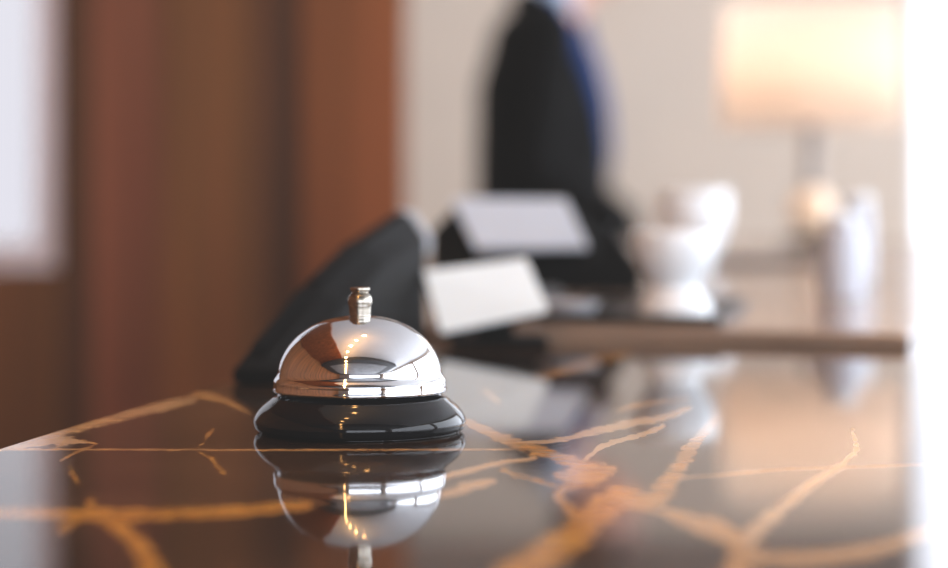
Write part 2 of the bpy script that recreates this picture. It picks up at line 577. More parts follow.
# ------------------------------------------------------------------ the call bell
BX, BY = (360 - 474) / F * 0.90, 0.90
bell = empty('reception_bell', (BX, BY, TOP + 0.0003))
tag(bell, 'silver call bell on black base, sharp in front on the marble counter', 'bell')
cm = 0.01
base = spline([(0.0, 0.02), (3.6, 0.0), (4.02, 0.03), (4.18, 0.12), (4.24, 0.28), (4.26, 0.42), (4.20, 0.62), (4.04, 0.86), (3.82, 1.08), (3.60, 1.26), (3.46, 1.38), (3.30, 1.46), (3.22, 1.60), (3.1, 1.66), (2.4, 1.68), (0.0, 1.68)], 5)
obj('base', lathe([(r * cm, z * cm) for r, z in base], 128), M['black_gloss'], bell, True)
rim = [(3.30 + 0.02 * math.cos(a), 1.455 + 0.02 * math.sin(a)) for a in np.linspace(0, 2 * math.pi, 13)]
outer = [(3.40, 1.58), (3.46, 1.60), (3.49, 1.68), (3.47, 1.78), (3.46, 1.90), (3.46, 2.02), (3.40, 2.14), (3.33, 2.24), (3.29, 2.36),
         (3.25, 2.58), (3.15, 2.88), (3.00, 3.18), (2.78, 3.50), (2.48, 3.82), (2.10, 4.10), (1.66, 4.34), (1.16, 4.50), (0.62, 4.59), (0.0, 4.62)]
outer = spline(outer, 5)
inner = [(max(0, r - 0.10), z - (0.10 if r < 3.0 else 0.0)) for r, z in outer if z > 1.60][::-1]
prof = inner + [(3.36, 1.58)] + outer
obj('dome', lathe([(r * cm, z * cm) for r, z in prof], 128), M['chrome'], bell, True)
post = [(0.0, 1.69), (0.55, 1.69), (0.55, 1.9), (0.35, 2.0), (0.35, 4.52), (0.0, 4.52)]
obj('post', lathe([(r * cm, z * cm) for r, z in post], 32), M['nickel'], bell)
knob = spline([(0.0, 4.60), (0.40, 4.60), (0.43, 4.66), (0.44, 4.80), (0.45, 4.98), (0.49, 5.12), (0.49, 5.26), (0.44, 5.42), (0.34, 5.52), (0.32, 5.57), (0.38, 5.60), (0.40, 5.65), (0.40, 5.72), (0.36, 5.76), (0.0, 5.78)], 4)
kn = obj('plunger_knob', lathe([(r * cm, z * cm) for r, z in knob], 48), M['nickel'], bell, True)
kn['label'] = 'warm nickel press knob on top of the dome'

# ------------------------------------------------------------------ things along the counter
# long black wedge lying along the left edge of the counter, grey cap at its high end
wd = empty('sloped_terminal', (at(232, 384, 1.113).x, 1.113, TOP + 0.0004), -math.atan(0.235))
tag(wd, 'long black sloped terminal rising behind the bell at the counter edge, pale cap', 'terminal')
ln, hh = 0.305, 0.0815


def wedge(secs, bev, zb=0.0):
    """a solid running along y through sections (y, left top height, width, drop of the right side)"""
    bm = bmesh.new()
    R_ = []
    for y, zl, w, d in secs:
        R_.append([bm.verts.new(p) for p in ((0, y, zb), (w, y, zb), (w, y, max(zb + 0.002, zl - d)), (w * 0.45, y, zl), (0, y, zl))])
    bm.faces.new(R_[0]); bm.faces.new(R_[-1][::-1])
    for a, b in zip(R_, R_[1:]):
        for i in range(5):
            j = (i + 1) % 5
            bm.faces.new((a[j], a[i], b[i], b[j]))
    bmesh.ops.bevel(bm, geom=list(bm.edges), offset=bev, segments=2, affect='EDGES')
    return bm


obj('housing', wedge([(0.0, 0.007, 0.030, 0.001), (ln * 0.35, 0.0415, 0.027, 0.008), (ln * 0.65, 0.0640, 0.024, 0.012), (ln, hh, 0.021, 0.016)], 0.0012), M['black_plastic'], wd)
cap = obj('end_cap', wedge([(ln + 0.0005, hh + 0.0015, 0.022, 0.016), (ln + 0.012, hh + 0.0015, 0.022, 0.016)], 0.002, zb=0.055), M['grey_plastic'], wd)
cap['label'] = 'pale grey end cap'
bm = bmesh.new()
for k_ in range(2):
    y_, z_, y2, z2 = ((0.02, 0.0157, ln * 0.33, 0.0415), (ln * 0.38, 0.0452, ln * 0.63, 0.0641))[k_]
    lo = [bm.verts.new(p) for p in ((0.003, y_, z_), (0.009, y_, z_), (0.009, y2, z2), (0.003, y2, z2))]
    hi = [bm.verts.new(v_.co + Vector((0, -0.0003, 0.0012))) for v_ in lo]
    bm.faces.new(lo); bm.faces.new(hi[::-1])
    for a_ in range(4):
        b_ = (a_ + 1) % 4
        bm.faces.new((lo[b_], lo[a_], hi[a_], hi[b_]))
obj('keypad_strip', bm, M['black_plastic'], wd)


def quad_slab(bm, q, thick):
    """a slab whose front face is the quad q (world points), pushed back along its normal"""
    n = (q[1] - q[0]).cross(q[3] - q[0]).normalized()
    if n.y < 0:
        n = -n
    a = [bm.verts.new(p) for p in q]
    b = [bm.verts.new(p + n * thick) for p in q]
    bm.faces.new(a); bm.faces.new(b[::-1])
    for i in range(4):
        j = (i + 1) % 4
        bm.faces.new((a[j], a[i], b[i], b[j]))
    return n


def local(q, root):
    inv = Matrix.LocRotScale(root.location, root.rotation_euler, None).inverted()
    return [inv @ p for p in q]


# front card stand: white card leaning on a black easel at the end of the marble
d = 1.385
cs = empty('card_stand', (at(495, 340, d).x, d, TOP + 0.0004))
tag(cs, 'blank white card propped on a low black easel, directly right of the bell', 'card stand')
Q = [at(424, 271, 1.392), at(526, 258, 1.400), at(549, 311, 1.372), at(441, 333, 1.368)]
bm = bmesh.new(); n = quad_slab(bm, local(Q, cs), 0.0015)
obj('card', bm, M['white_card'], cs)
ql = [p + n * 0.0019 for p in local(Q, cs)]
c0 = sum(ql, Vector()) / 4
bm = bmesh.new(); quad_slab(bm, [c0 + (p - c0) * 1.02 for p in ql], 0.004)
obj('back_board', bm, M['black_plastic'], cs)
p0 = local([at(450, 338, d)], cs)[0]; p1 = local([at(548, 338, d)], cs)[0]
obj('foot', bx(bmesh.new(), p0.x, p1.x, -0.017, 0.036, 0.0, 0.0045, 0.0015), M['black_plastic'], cs)
obj('strut', prism([(0.012, 0.004), (0.034, 0.004), (0.028, 0.008), (0.020, 0.034), (0.018, 0.034)], -0.012, 0.012, 0.0008), M['black_plastic'], cs)

# rear display: black sloping body with a white faceplate
d = 1.66
dd = empty('desk_display', (at(515, 305, d).x, d, LT + 0.0004))
tag(dd, 'black desk unit topped by a wide white panel, behind the propped card', 'display')
Q = [at(452, 198, 1.70), at(566, 199, 1.70), at(588, 246, 1.645), at(476, 247, 1.645)]
bm = bmesh.new(); n = quad_slab(bm, local(Q, dd), 0.003)
obj('white_panel', bm, M['panel'], dd)
hs = local([at(431, 232, 1.705), at(463, 199, 1.71), at(562, 200, 1.71), at(600, 228, 1.70), at(596, 262, 1.66), at(566, 288, 1.66), at(432, 288, 1.66)], dd)
bm = bmesh.new()
fr = [bm.verts.new((p.x, 0.026 if k < 4 else -0.002, p.z)) for k, p in enumerate(hs)]
bk = [bm.verts.new((p.x * 0.95, 0.085, max(0.012, p.z - 0.004))) for p in hs]
bm.faces.new(fr); bm.faces.new(bk[::-1])
for i in range(len(fr)):
    j = (i + 1) % len(fr)
    bm.faces.new((fr[j], fr[i], bk[i], bk[j]))
# move the body just behind the panel
for vv_ in fr[:4]:
    vv_.co.y = 0.049
for vv_ in fr[4:]:
    vv_.co.y = 0.008
obj('housing', bm, M['black_plastic'], dd)
obj('foot', bx(bmesh.new(), hs[6].x + 0.004, hs[5].x - 0.004, -0.004, 0.09, 0.0, 0.014, 0.002), M['dark_grey'], dd)

# black desk telephone with its handset
d = 1.86
ph = empty('desk_telephone', (at(598, 290, d).x, d, LT + 0.0004), 0.0)
tag(ph, 'black desk telephone standing between the white panel and the white footed bowl', 'telephone')
PW = 0.048
bm = bmesh.new()
prof_ = local([at(545, 291, d), at(646, 291, d), at(642, 268, d), at(604, 216, d), at(588, 212, d), at(556, 240, d)], ph)
a = [bm.verts.new((p.x, 0, max(0.0, p.z))) for p in prof_]
b = [bm.verts.new((p.x, 0.13, max(0.0, p.z * 0.95))) for p in prof_]
bm.faces.new(a); bm.faces.new(b[::-1])
for i in range(len(a)):
    j = (i + 1) % len(a)
    bm.faces.new((a[j], a[i], b[i], b[j]))
bmesh.ops.bevel(bm, geom=list(bm.edges), offset=0.002, segments=2, affect='EDGES')
obj('housing', bm, M['black_plastic'], ph)
bm = bmesh.new()
s0, s1 = prof_[3], prof_[2]
limb(bm, [((s0.x + 0.004, 0.012, s0.z + 0.006), 0.0075), ((s0.x + 0.006, 0.04, s0.z + 0.009), 0.0055), ((s0.x + 0.006, 0.09, s0.z + 0.009), 0.0055), ((s0.x + 0.004, 0.12, s0.z + 0.005), 0.0075)], 14)
obj('handset', bm, M['black_plastic'], ph, True)
bm = bmesh.new()
for r_ in range(4):
    for c_ in range(3):
        t = 0.25 + 0.17 * r_
        q = s0.lerp(s1, t)
        blob(bm, (q.x + 0.001, 0.03 + 0.03 * c_, q.z), (0.0025, 0.007, 0.0025), seg=8)
kp = obj('keypad', bm, M['dark_grey'], ph, True)

# dark tray and what stands on it
tc_ = at(648, 308, 1.53)
tray = empty('lacquer_tray', (tc_.x, 1.54, LT + 0.0004), -0.2)
tag(tray, 'flat black lacquer tray on the tan ledge, under the white footed bowl', 'tray')
obj('tray_floor', bx(bmesh.new(), -0.062, 0.058, -0.085, 0.14, 0.0, 0.003, 0.0012), M['tray'], tray)
bm = bmesh.new()
for a_ in ((-0.062, 0.058, -0.085, -0.081), (-0.062, 0.058, 0.136, 0.14), (-0.062, -0.058, -0.0808, 0.1358), (0.054, 0.058, -0.0808, 0.1358)):
    bx(bm, a_[0], a_[1], a_[2], a_[3], 0.0031, 0.006)
obj('rim', bm, M['tray'], tray)
TZ = LT + 0.0004 + 0.0035

d = 1.49
s = d / F


def px_lathe(pts, cx, by, d, seg=64):
    return [(r * d / F, z) for r, z in pts]


sb = empty('footed_bowl', (at(675, 300, d).x, d, TZ))
tag(sb, 'white footed bowl on the black tray, nearer of the two white vessels', 'bowl')
H = at(675, 231, d).z - TZ
prof = spline([(0, 0.000), (0.0235, 0.0), (0.0245, 0.002), (0.0235, 0.008), (0.0195, 0.014), (0.0165, 0.0185), (0.0185, 0.024), (0.0235, 0.032), (0.0265, 0.040), (0.0278, 0.049), (0.0272, H - 0.0012), (0.0262, H),
               (0.0252, H - 0.0015), (0.0255, 0.049), (0.0240, 0.040), (0.0205, 0.032), (0.012, 0.026), (0, 0.0245)], 4)
obj('bowl_body', lathe(prof, 72), M['porcelain'], sb, True)

dsh = empty('silver_dish', (at(570, 312, 1.47).x, 1.485, LT + 0.0004))
tag(dsh, 'small pale silver dish beside the black tray and the leaning card', 'dish')
prof = spline([(0, 0), (0.012, 0.0), (0.0135, 0.002), (0.018, 0.008), (0.0205, 0.0125), (0.0200, 0.0132), (0.0172, 0.009), (0.012, 0.004), (0, 0.0035)], 4)
o = obj('dish_bowl', lathe(prof, 48), M['grey_plastic'], dsh, True)
obj('dish_foot', lathe([(0.011, -0.0002), (0.0118, -0.0002), (0.0118, 0.0008), (0.011, 0.0008)], 40), M['grey_plastic'], dsh)

d = 2.35
tcup = empty('tea_cup', (at(693, 255, d).x, d, LT + 0.0004))
tag(tcup, 'white cup on the ledge behind the footed bowl, near the suited person', 'cup')
r0 = 36 / F * d
Ht = at(693, 192, d).z - LT
prof = spline([(0, 0), (0.018, 0), (0.0185, 0.003), (0.020, 0.008), (0.029, 0.026), (r0 * 0.94, Ht * 0.55), (r0, Ht * 0.78), (r0 * 0.99, Ht - 0.001), (r0 * 0.965, Ht), (r0 * 0.94, Ht - 0.002), (r0 * 0.95, Ht * 0.78), (r0 * 0.87, Ht * 0.55), (0.025, 0.028), (0, 0.012)], 4)
obj('cup_body', lathe(prof, 64), M['porcelain'], tcup, True)
bm = bmesh.new()
limb(bm, [((-r0 * 0.93, 0.0, Ht * 0.82), 0.003), ((-r0 * 1.3, 0.01, Ht * 0.84), 0.003), ((-r0 * 1.42, 0.012, Ht * 0.62), 0.003), ((-r0 * 1.2, 0.01, Ht * 0.42), 0.003), ((-r0 * 0.80, 0.0, Ht * 0.40), 0.003)], 10)
hd = obj('handle', bm, M['porcelain'], tcup, True)
hd.rotation_euler = (0, 0, math.radians(-120))

# two small white bottles on the right
d = 1.80
sh = empty('sauce_bottle', (at(841, 292, d).x, d, LT + 0.0004))
tag(sh, 'white ceramic bottle on the right of the ledge, nearer of the pair', 'bottle')
k = d / F
Hs = at(0, 212, d).z - LT
prof = spline([(0, 0), (0.0165, 0), (0.0178, 0.002), (0.0182, 0.012), (0.0180, Hs * 0.55), (0.0165, Hs * 0.72), (0.0120, Hs * 0.82), (0.0112, Hs * 0.86), (0, Hs * 0.862)], 4)
obj('bottle_body', lathe(prof, 48), M['porcelain_grey'], sh, True)
prof = spline([(0, Hs * 0.865), (0.0125, Hs * 0.865), (0.0128, Hs * 0.93), (0.0100, Hs * 0.985), (0, Hs)], 4)
obj('stopper', lathe(prof, 40), M['porcelain'], sh, True)
d = 2.12
sh2 = empty('sauce_bottle', (at(857, 275, d).x, d, LT + 0.0004))
tag(sh2, 'paler white bottle standing behind and right of the ceramic bottle', 'bottle')
Hs = at(0, 194, d).z - LT
prof = spline([(0, 0), (0.0140, 0), (0.0155, 0.002), (0.0160, 0.012), (0.0158, Hs * 0.62), (0.0140, Hs * 0.78), (0.0115, Hs * 0.86), (0, Hs * 0.862)], 4)
obj('bottle_body', lathe(prof, 48), M['porcelain_grey'], sh2, True)
prof = spline([(0, Hs * 0.865), (0.0135, Hs * 0.865), (0.0138, Hs * 0.94), (0.0110, Hs * 0.985), (0, Hs)], 4)
obj('stopper', lathe(prof, 40), M['porcelain'], sh2, True)

# slim dark folder toward the back of the ledge
fo = empty('slim_folder', (at(758, 265, 2.55).x, 2.55, LT + 0.0004), -0.08)
tag(fo, 'slim closed dark folder lying on the ledge between cup and bottles', 'folder')
obj('cover', bx(bmesh.new(), -0.075, 0.07, -0.06, 0.10, 0.0, 0.002, 0.0006), M['dark_grey'], fo)
obj('spine', bx(bmesh.new(), -0.0765, -0.0752, -0.06, 0.10, 0.0, 0.005), M['black_plastic'], fo)
obj('pages', bx(bmesh.new(), -0.074, 0.066, -0.057, 0.097, 0.0022, 0.0042), M['wood_red'], fo)
obj('cover', bx(bmesh.new(), -0.075, 0.07, -0.06, 0.10, 0.0044, 0.0062, 0.0006), M['dark_grey'], fo)

# ------------------------------------------------------------------ table lamp
LD = 3.4
lx = at(812, 0, LD).x
lamp = empty('table_lamp', (lx, LD, LT + 0.0004))
tag(lamp, 'glowing cream drum shade table lamp at the back of the ledge', 'lamp')
zt, zb = at(0, 6, LD).z - LT, at(0, 127, LD).z - LT
rs = 91 / F * LD
prof = [(rs * 0.965, zt), (rs, zb), (rs - 0.002, zb), (rs * 0.965 - 0.002, zt), (rs * 0.965, zt)]
obj('lamp_shade', lathe(prof, 72), M['shade'], lamp, True)
zball = at(0, 211, LD).z - LT
prof = spline([(0, 0), (0.044, 0), (0.046, 0.003), (0.043, 0.008), (0.016, 0.014), (0.010, 0.018), (0, 0.0185)], 4)
bs = obj('base', lathe(prof, 48), M['black_gloss'], lamp, True)
bm = bmesh.new(); blob(bm, (0, 0, zball), (0.034, 0.034, 0.036), seg=32)
obj('ball', bm, M['lamp_ball'], lamp, True)
obj('stem', lathe([(0, zball + 0.034), (0.012, zball + 0.034), (0.012, zb + 0.03), (0.017, zb + 0.035), (0.017, zb + 0.06), (0, zb + 0.06)], 32), M['lamp_metal'], lamp)
bm = bmesh.new()
for k_ in range(3):
    a_ = k_ * 2 * math.pi / 3
    limb(bm, [((0, 0, zb + 0.05), 0.0016), (((rs - 0.004) * math.cos(a_), (rs - 0.004) * math.sin(a_), zb + 0.05), 0.0016)], 8)
obj('shade_support', bm, M['lamp_metal'], lamp)
bm = bmesh.new(); blob(bm, (0, 0, zb + 0.092), (0.022, 0.022, 0.03), seg=20)
bulb = pm('warm bulb', (1.0, 0.9, 0.75), 0.4, vary=0.01, emit=76.0, emit_col=(1.0, 0.71, 0.585))
obj('bulb', bm, bulb, lamp, True)


# ------------------------------------------------------------------ the person
def person():
    PX, PY = 0.165, 5.0
    root = empty('person', (PX, PY, 0.0))
    tag(root, 'person in dark suit facing right behind the counter, head above the picture', 'person')
    # local axes: +x is forward, -y is the right side (towards the camera)
    sh_r, sh_l = Vector((-0.01, -0.195, 1.475)), Vector((0.0, 0.195, 1.475))
    el_r, wr_r = Vector((-0.035, -0.235, 1.18)), Vector((0.175, -0.20, 1.035))
    el_l, wr_l = Vector((-0.01, 0.245, 1.19)), Vector((0.185, 0.16, 1.06))
    neck0, neck1 = Vector((0.0, 0, 1.50)), Vector((0.066, 0, 1.612))
    head = Vector((0.112, 0, 1.70))
    tilt = Matrix.Rotation(math.radians(26), 3, 'Y')
    bm = bmesh.new()
    # trunk, neck
    limb(bm, [(Vector((x, 0, z)), rx, ry / rx) for z, x, rx, ry in ((0.93, 0.0, 0.105, 0.165), (1.05, 0.0, 0.10, 0.150), (1.18, 0.0, 0.10, 0.15), (1.30, 0.0, 0.095, 0.155), (1.40, -0.01, 0.075, 0.165), (1.47, -0.018, 0.05, 0.14))], 32)
    limb(bm, [(neck0 - Vector((0.01, 0, 0.04)), 0.066), (neck0.lerp(neck1, 0.5), 0.056), (neck1 + Vector((0.01, 0, 0.03)), 0.055)])
    # head: skull, jaw, brow, nose, lips, chin, ears
    def hp(x, y, z):
        return head + tilt @ Vector((x, y, z))
    blob(bm, hp(-0.012, 0, 0.03), (0.094, 0.076, 0.092), tilt, 28)
    blob(bm, hp(0.022, 0, -0.035), (0.066, 0.060, 0.078), tilt, 24)
    blob(bm, hp(0.062, 0, -0.088), (0.024, 0.030, 0.020), tilt)
    blob(bm, hp(0.070, 0, 0.028), (0.018, 0.054, 0.012), tilt)
    limb(bm, [(hp(0.080, 0, 0.010), 0.008), (hp(0.094, 0, -0.012), 0.010), (hp(0.104, 0, -0.028), 0.013), (hp(0.088, 0, -0.036), 0.010)], 10)
    blob(bm, hp(0.083, 0, -0.054), (0.010, 0.024, 0.006), tilt)
    blob(bm, hp(0.081, 0, -0.064), (0.010, 0.021, 0.007), tilt)
    for sy in (-1, 1):
        blob(bm, hp(0.050, 0.042 * sy, -0.012), (0.026, 0.022, 0.022), tilt)
        blob(bm, hp(-0.006, 0.077 * sy, -0.004), (0.018, 0.008, 0.031), tilt)
    # arms and hands
    for s_, e_, w_, sy in ((sh_r, el_r, wr_r, -1), (sh_l, el_l, wr_l, 1)):
        limb(bm, [(s_, 0.054), (s_.lerp(e_, 0.5), 0.047), (e_, 0.040), (e_.lerp(w_, 0.35), 0.040), (w_, 0.027, 1.15)])
        f = (w_ - e_).normalized()
        f = (f + Vector((0, 0, -0.15))).normalized()
        sd = Vector((0, 1, 0))
        sd = (sd - f * sd.dot(f)).normalized()
        dn = f.cross(sd)
        if dn.z > 0:
            dn = -dn
        limb(bm, [(w_, 0.024, 1.3), (w_ + f * 0.045, 0.018, 2.0), (w_ + f * 0.085, 0.014, 2.6)], 14)
        for k in range(4):
            ln_ = (0.066, 0.075, 0.070, 0.054)[k]
            b_ = w_ + f * 0.085 + sd * ((k - 1.5) * 0.0205 * sy)
            limb(bm, [(b_, 0.0098), (b_ + f * ln_ * 0.45 + dn * 0.010, 0.0090), (b_ + f * ln_ * 0.78 + dn * 0.026, 0.0084), (b_ + f * ln_ * 0.95 + dn * 0.044, 0.0074)], 10)
        tb = w_ + f * 0.030 - sd * (0.026 * sy)
        limb(bm, [(tb, 0.013), (tb + f * 0.028 - sd * (0.018 * sy) + dn * 0.008, 0.0112), (tb + f * 0.056 - sd * (0.020 * sy) + dn * 0.022, 0.0092)], 10)
    # legs
    for sy in (-1, 1):
        limb(bm, [((0.0, 0.088 * sy, 0.92), 0.085), ((0.01, 0.09 * sy, 0.72), 0.072), ((0.015, 0.095 * sy, 0.51), 0.052), ((0.0, 0.095 * sy, 0.36), 0.052), ((-0.02, 0.10 * sy, 0.10), 0.036), ((-0.02, 0.10 * sy, 0.06), 0.036)])
        limb(bm, [((-0.05, 0.10 * sy, 0.045), 0.036), ((0.06, 0.103 * sy, 0.04), 0.034, 1.15), ((0.15, 0.108 * sy, 0.032), 0.026, 1.4)])
    body = obj('body', bm, M['skin'], root, True)
    remesh(body, 0.0065, 2)
    # hair
    bm = bmesh.new()
    blob(bm, hp(-0.022, 0, 0.045), (0.096, 0.082, 0.088), tilt, 28)
    blob(bm, hp(-0.060, 0, 0.000), (0.046, 0.070, 0.065), tilt, 22)
    blob(bm, hp(0.030, 0.012, 0.105), (0.052, 0.058, 0.026), tilt, 20)
    remesh(obj('hair', bm, M['hair'], root, True), 0.006, 3)
    for sy in (-1, 1):
        bm = bmesh.new(); blob(bm, hp(0.0775, 0.030 * sy, 0.004), (0.0045, 0.011, 0.006), tilt, 12)
        obj('eye', bm, M['hair'], root, True)
    # trousers
    bm = bmesh.new()
    blob(bm, (0.0, 0, 0.95), (0.122, 0.178, 0.13))
    for sy in (-1, 1):
        limb(bm, [((0.0, 0.088 * sy, 0.92), 0.100), ((0.01, 0.09 * sy, 0.72), 0.090), ((0.015, 0.095 * sy, 0.51), 0.074), ((0.0, 0.095 * sy, 0.34), 0.070), ((-0.015, 0.10 * sy, 0.11), 0.062)])
    remesh(obj('trousers', bm, M['suit'], root, True), 0.010, 3)
    # jacket
    bm = bmesh.new()
    limb(bm, [(Vector((x, 0, z)), rx, ry / rx) for z, x, rx, ry in ((0.84, -0.002, 0.138, 0.195), (0.92, -0.004, 0.136, 0.190), (1.02, -0.006, 0.142, 0.182), (1.12, -0.012, 0.150, 0.178), (1.22, -0.012, 0.150, 0.182), (1.31, -0.014, 0.146, 0.190), (1.385, -0.026, 0.134, 0.192), (1.45, -0.032, 0.106, 0.170))], 32)
    for s_, e_, w_ in ((sh_r, el_r, wr_r), (sh_l, el_l, wr_l)):
        limb(bm, [(s_, 0.066), (s_.lerp(e_, 0.5), 0.062), (e_, 0.056), (e_.lerp(w_, 0.4), 0.053), (e_.lerp(w_, 0.92), 0.045)])
        limb(bm, [(Vector((-0.018, s_.y * 0.25, 1.522)), 0.052), (s_ + Vector((0, 0, 0.0)), 0.064)])
    blob(bm, (-0.028, 0, 1.532), (0.058, 0.085, 0.042))
    blob(bm, (-0.036, 0, 1.562), (0.052, 0.075, 0.034))
    jk = remesh(obj('suit_jacket', bm, M['suit'], root, True), 0.009, 4)
    # lapels and front edge, window light put into their blue colour
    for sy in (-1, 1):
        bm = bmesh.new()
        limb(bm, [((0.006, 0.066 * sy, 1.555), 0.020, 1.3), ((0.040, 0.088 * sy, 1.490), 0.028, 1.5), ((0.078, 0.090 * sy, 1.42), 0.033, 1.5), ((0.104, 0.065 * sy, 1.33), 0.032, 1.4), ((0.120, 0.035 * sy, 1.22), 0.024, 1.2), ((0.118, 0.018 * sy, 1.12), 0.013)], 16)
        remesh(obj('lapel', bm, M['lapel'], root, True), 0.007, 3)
    bm = bmesh.new()
    blob(bm, (0.030, 0, 1.44), (0.05, 0.065, 0.10))
    limb(bm, [((-0.006, 0, 1.525), 0.072), ((0.026, 0, 1.585), 0.064)], 24)
    remesh(obj('shirt', bm, M['shirt'], root, True), 0.007, 3)
    bm = bmesh.new()
    limb(bm, [((0.066, 0, 1.54), 0.016, 1.2), ((0.080, 0, 1.48), 0.016, 1.7), ((0.110, 0, 1.36), 0.014, 2.2), ((0.122, 0, 1.20), 0.012, 2.4)], 14)
    obj('necktie', bm, M['tie'], root, True)
    for sy in (-1, 1):
        bm = bmesh.new()
        limb(bm, [((-0.058, 0.10 * sy, 0.050), 0.046), ((0.05, 0.103 * sy, 0.048), 0.044, 1.05), ((0.155, 0.108 * sy, 0.036), 0.033, 1.3), ((0.20, 0.11 * sy, 0.028), 0.024, 1.4)])
        bx(bm, -0.10, 0.205, 0.10 * sy - 0.042, 0.10 * sy + 0.046, 0.002, 0.022)
        remesh(obj('shoe', bm, M['shoe'], root, True), 0.008, 3)
    return root


person()

# ------------------------------------------------------------------ the room
RX0, RX1, RY0, RY1, RZ = -2.4, 3.2, -4.0, 6.5, 3.0
struct(obj('floor', bx(bmesh.new(), RX0 - 0.2, RX1 + 0.2, RY0 - 0.2, RY1 + 0.2, -0.1, 0.0), M['floor']))
struct(obj('ceiling', bx(bmesh.new(), RX0 - 0.2, RX1 + 0.2, RY0 - 0.2, RY1 + 0.2, RZ, RZ + 0.1), M['white_paint']))


struct(obj('ceiling_reflection_wood', bx(bmesh.new(), RX0 + 0.001, -0.85, -0.345, 4.45, RZ - 0.07, RZ - 0.0005), M['wood_bright']))  # unseen panel, added so the dome reflects more brown on its left
# dropped field added unseen for the dome's dark reflection: dark border, grey panel
struct(obj('ceiling_reflection_soffit', bx(bmesh.new(), -2.25, 2.3, -3.9, -0.35, RZ - 0.36, RZ - 0.0005), M['soffit_edge']))
struct(obj('ceiling_reflection_panel', bx(bmesh.new(), -1.75, 1.7, -3.3, -0.75, RZ - 0.375, RZ - 0.3605), M['soffit']))


def holed(name, axis, lo, hi, p0, p1, holes, mat):
    """a wall along 'axis' from lo to hi, p0..p1 thick, with openings (a0, a1, z0, z1)"""
    bm = bmesh.new()
    def b(a0, a1, z0, z1):
        if a1 - a0 < 1e-4 or z1 - z0 < 1e-4:
            return
        if axis == 'x':
            bx(bm, a0, a1, p0, p1, z0, z1)
        else:
            bx(bm, p0, p1, a0, a1, z0, z1)
    cur = lo
    for a0, a1, z0, z1 in holes:
        b(cur, a0, 0, RZ)
        b(a0, a1, 0, z0)
        b(a0, a1, z1, RZ)
        cur = a1
    b(cur, hi, 0, RZ)
    return struct(obj(name, bm, mat))


def window(num, axis, a0, a1, z0, z1, p0, p1, gm, cols, rows=1, fw=0.05):
    """frame with mullions, glazing, plus a daylight portal"""
    mid = (p0 + p1) / 2
    root = struct(empty('window_%d' % num, ((a0 + a1) / 2, mid, z0) if axis == 'x' else (mid, (a0 + a1) / 2, z0)))
    L_ = root.location
    bm = bmesh.new()
    def b(u0, u1, z0_, z1_, h):
        if axis == 'x':
            bx(bm, u0 - L_.x, u1 - L_.x, -h, h, z0_ - L_.z, z1_ - L_.z)
        else:
            bx(bm, -h, h, u0 - L_.y, u1 - L_.y, z0_ - L_.z, z1_ - L_.z)
    e = 0.002
    b(a0 + e, a0 + fw, z0 + e, z1 - e, 0.03); b(a1 - fw, a1 - e, z0 + e, z1 - e, 0.03)
    b(a0 + fw, a1 - fw, z0 + e, z0 + fw, 0.03); b(a0 + fw, a1 - fw, z1 - fw, z1 - e, 0.03)
    for k in range(1, cols):
        u = a0 + (a1 - a0) * k / cols
        b(u - 0.02, u + 0.02, z0 + fw, z1 - fw, 0.02)
    for k in range(1, rows):
        u = z0 + (z1 - z0) * k / rows
        b(a0 + fw, a1 - fw, u - 0.02, u + 0.02, 0.018)
    obj('window_frame', bm, M['frame'], root)
    bm = bmesh.new()
    b(a0 + fw - 0.004, a1 - fw + 0.004, z0 + fw - 0.004, z1 - fw + 0.004, 0.003)
    obj('pane', bm, gm, root)
    return root


def portal(axis, a0, a1, z0, z1, p, sgn):
    li = bpy.data.lights.new('daylight_portal', 'AREA')
    li.shape = 'RECTANGLE'
    li.size, li.size_y = a1 - a0, z1 - z0
    li.cycles.is_portal = True
    o = bpy.data.objects.new('daylight_portal', li)
    C.objects.link(o)
    if axis == 'x':
        o.location = ((a0 + a1) / 2, p, (z0 + z1) / 2)
        o.rotation_euler = (math.pi / 2 * (1 if sgn > 0 else -1), 0, 0)      # -z axis looks along sgn*y
    else:
        o.location = (p, (a0 + a1) / 2, (z0 + z1) / 2)
        o.rotation_euler = (0, math.pi / 2 * (-1 if sgn > 0 else 1), 0)
        li.size, li.size_y = z1 - z0, a1 - a0
    return o


# beige back wall with a tall window on the right
wx = at(916, 0, RY1).x
holed('wall_back', 'x', -0.78, RX1, RY1, RY1 + 0.2, [(wx, 2.9, 0.02, 2.85)], M['wall'])
window(2, 'x', wx, 2.9, 0.02, 2.85, RY1, RY1 + 0.2, M['glass_dim'], 2, fw=0.03)
portal('x', wx, 2.9, 0.02, 2.85, RY1 + 0.21, -1)

struct(obj('trim_6', bx(bmesh.new(), -0.69, wx - 0.01, RY1 - 0.025, RY1 - 0.0005, 1.98, RZ - 0.001), M['wall_dark']))  # unseen dark band, added to darken what the marble reflects

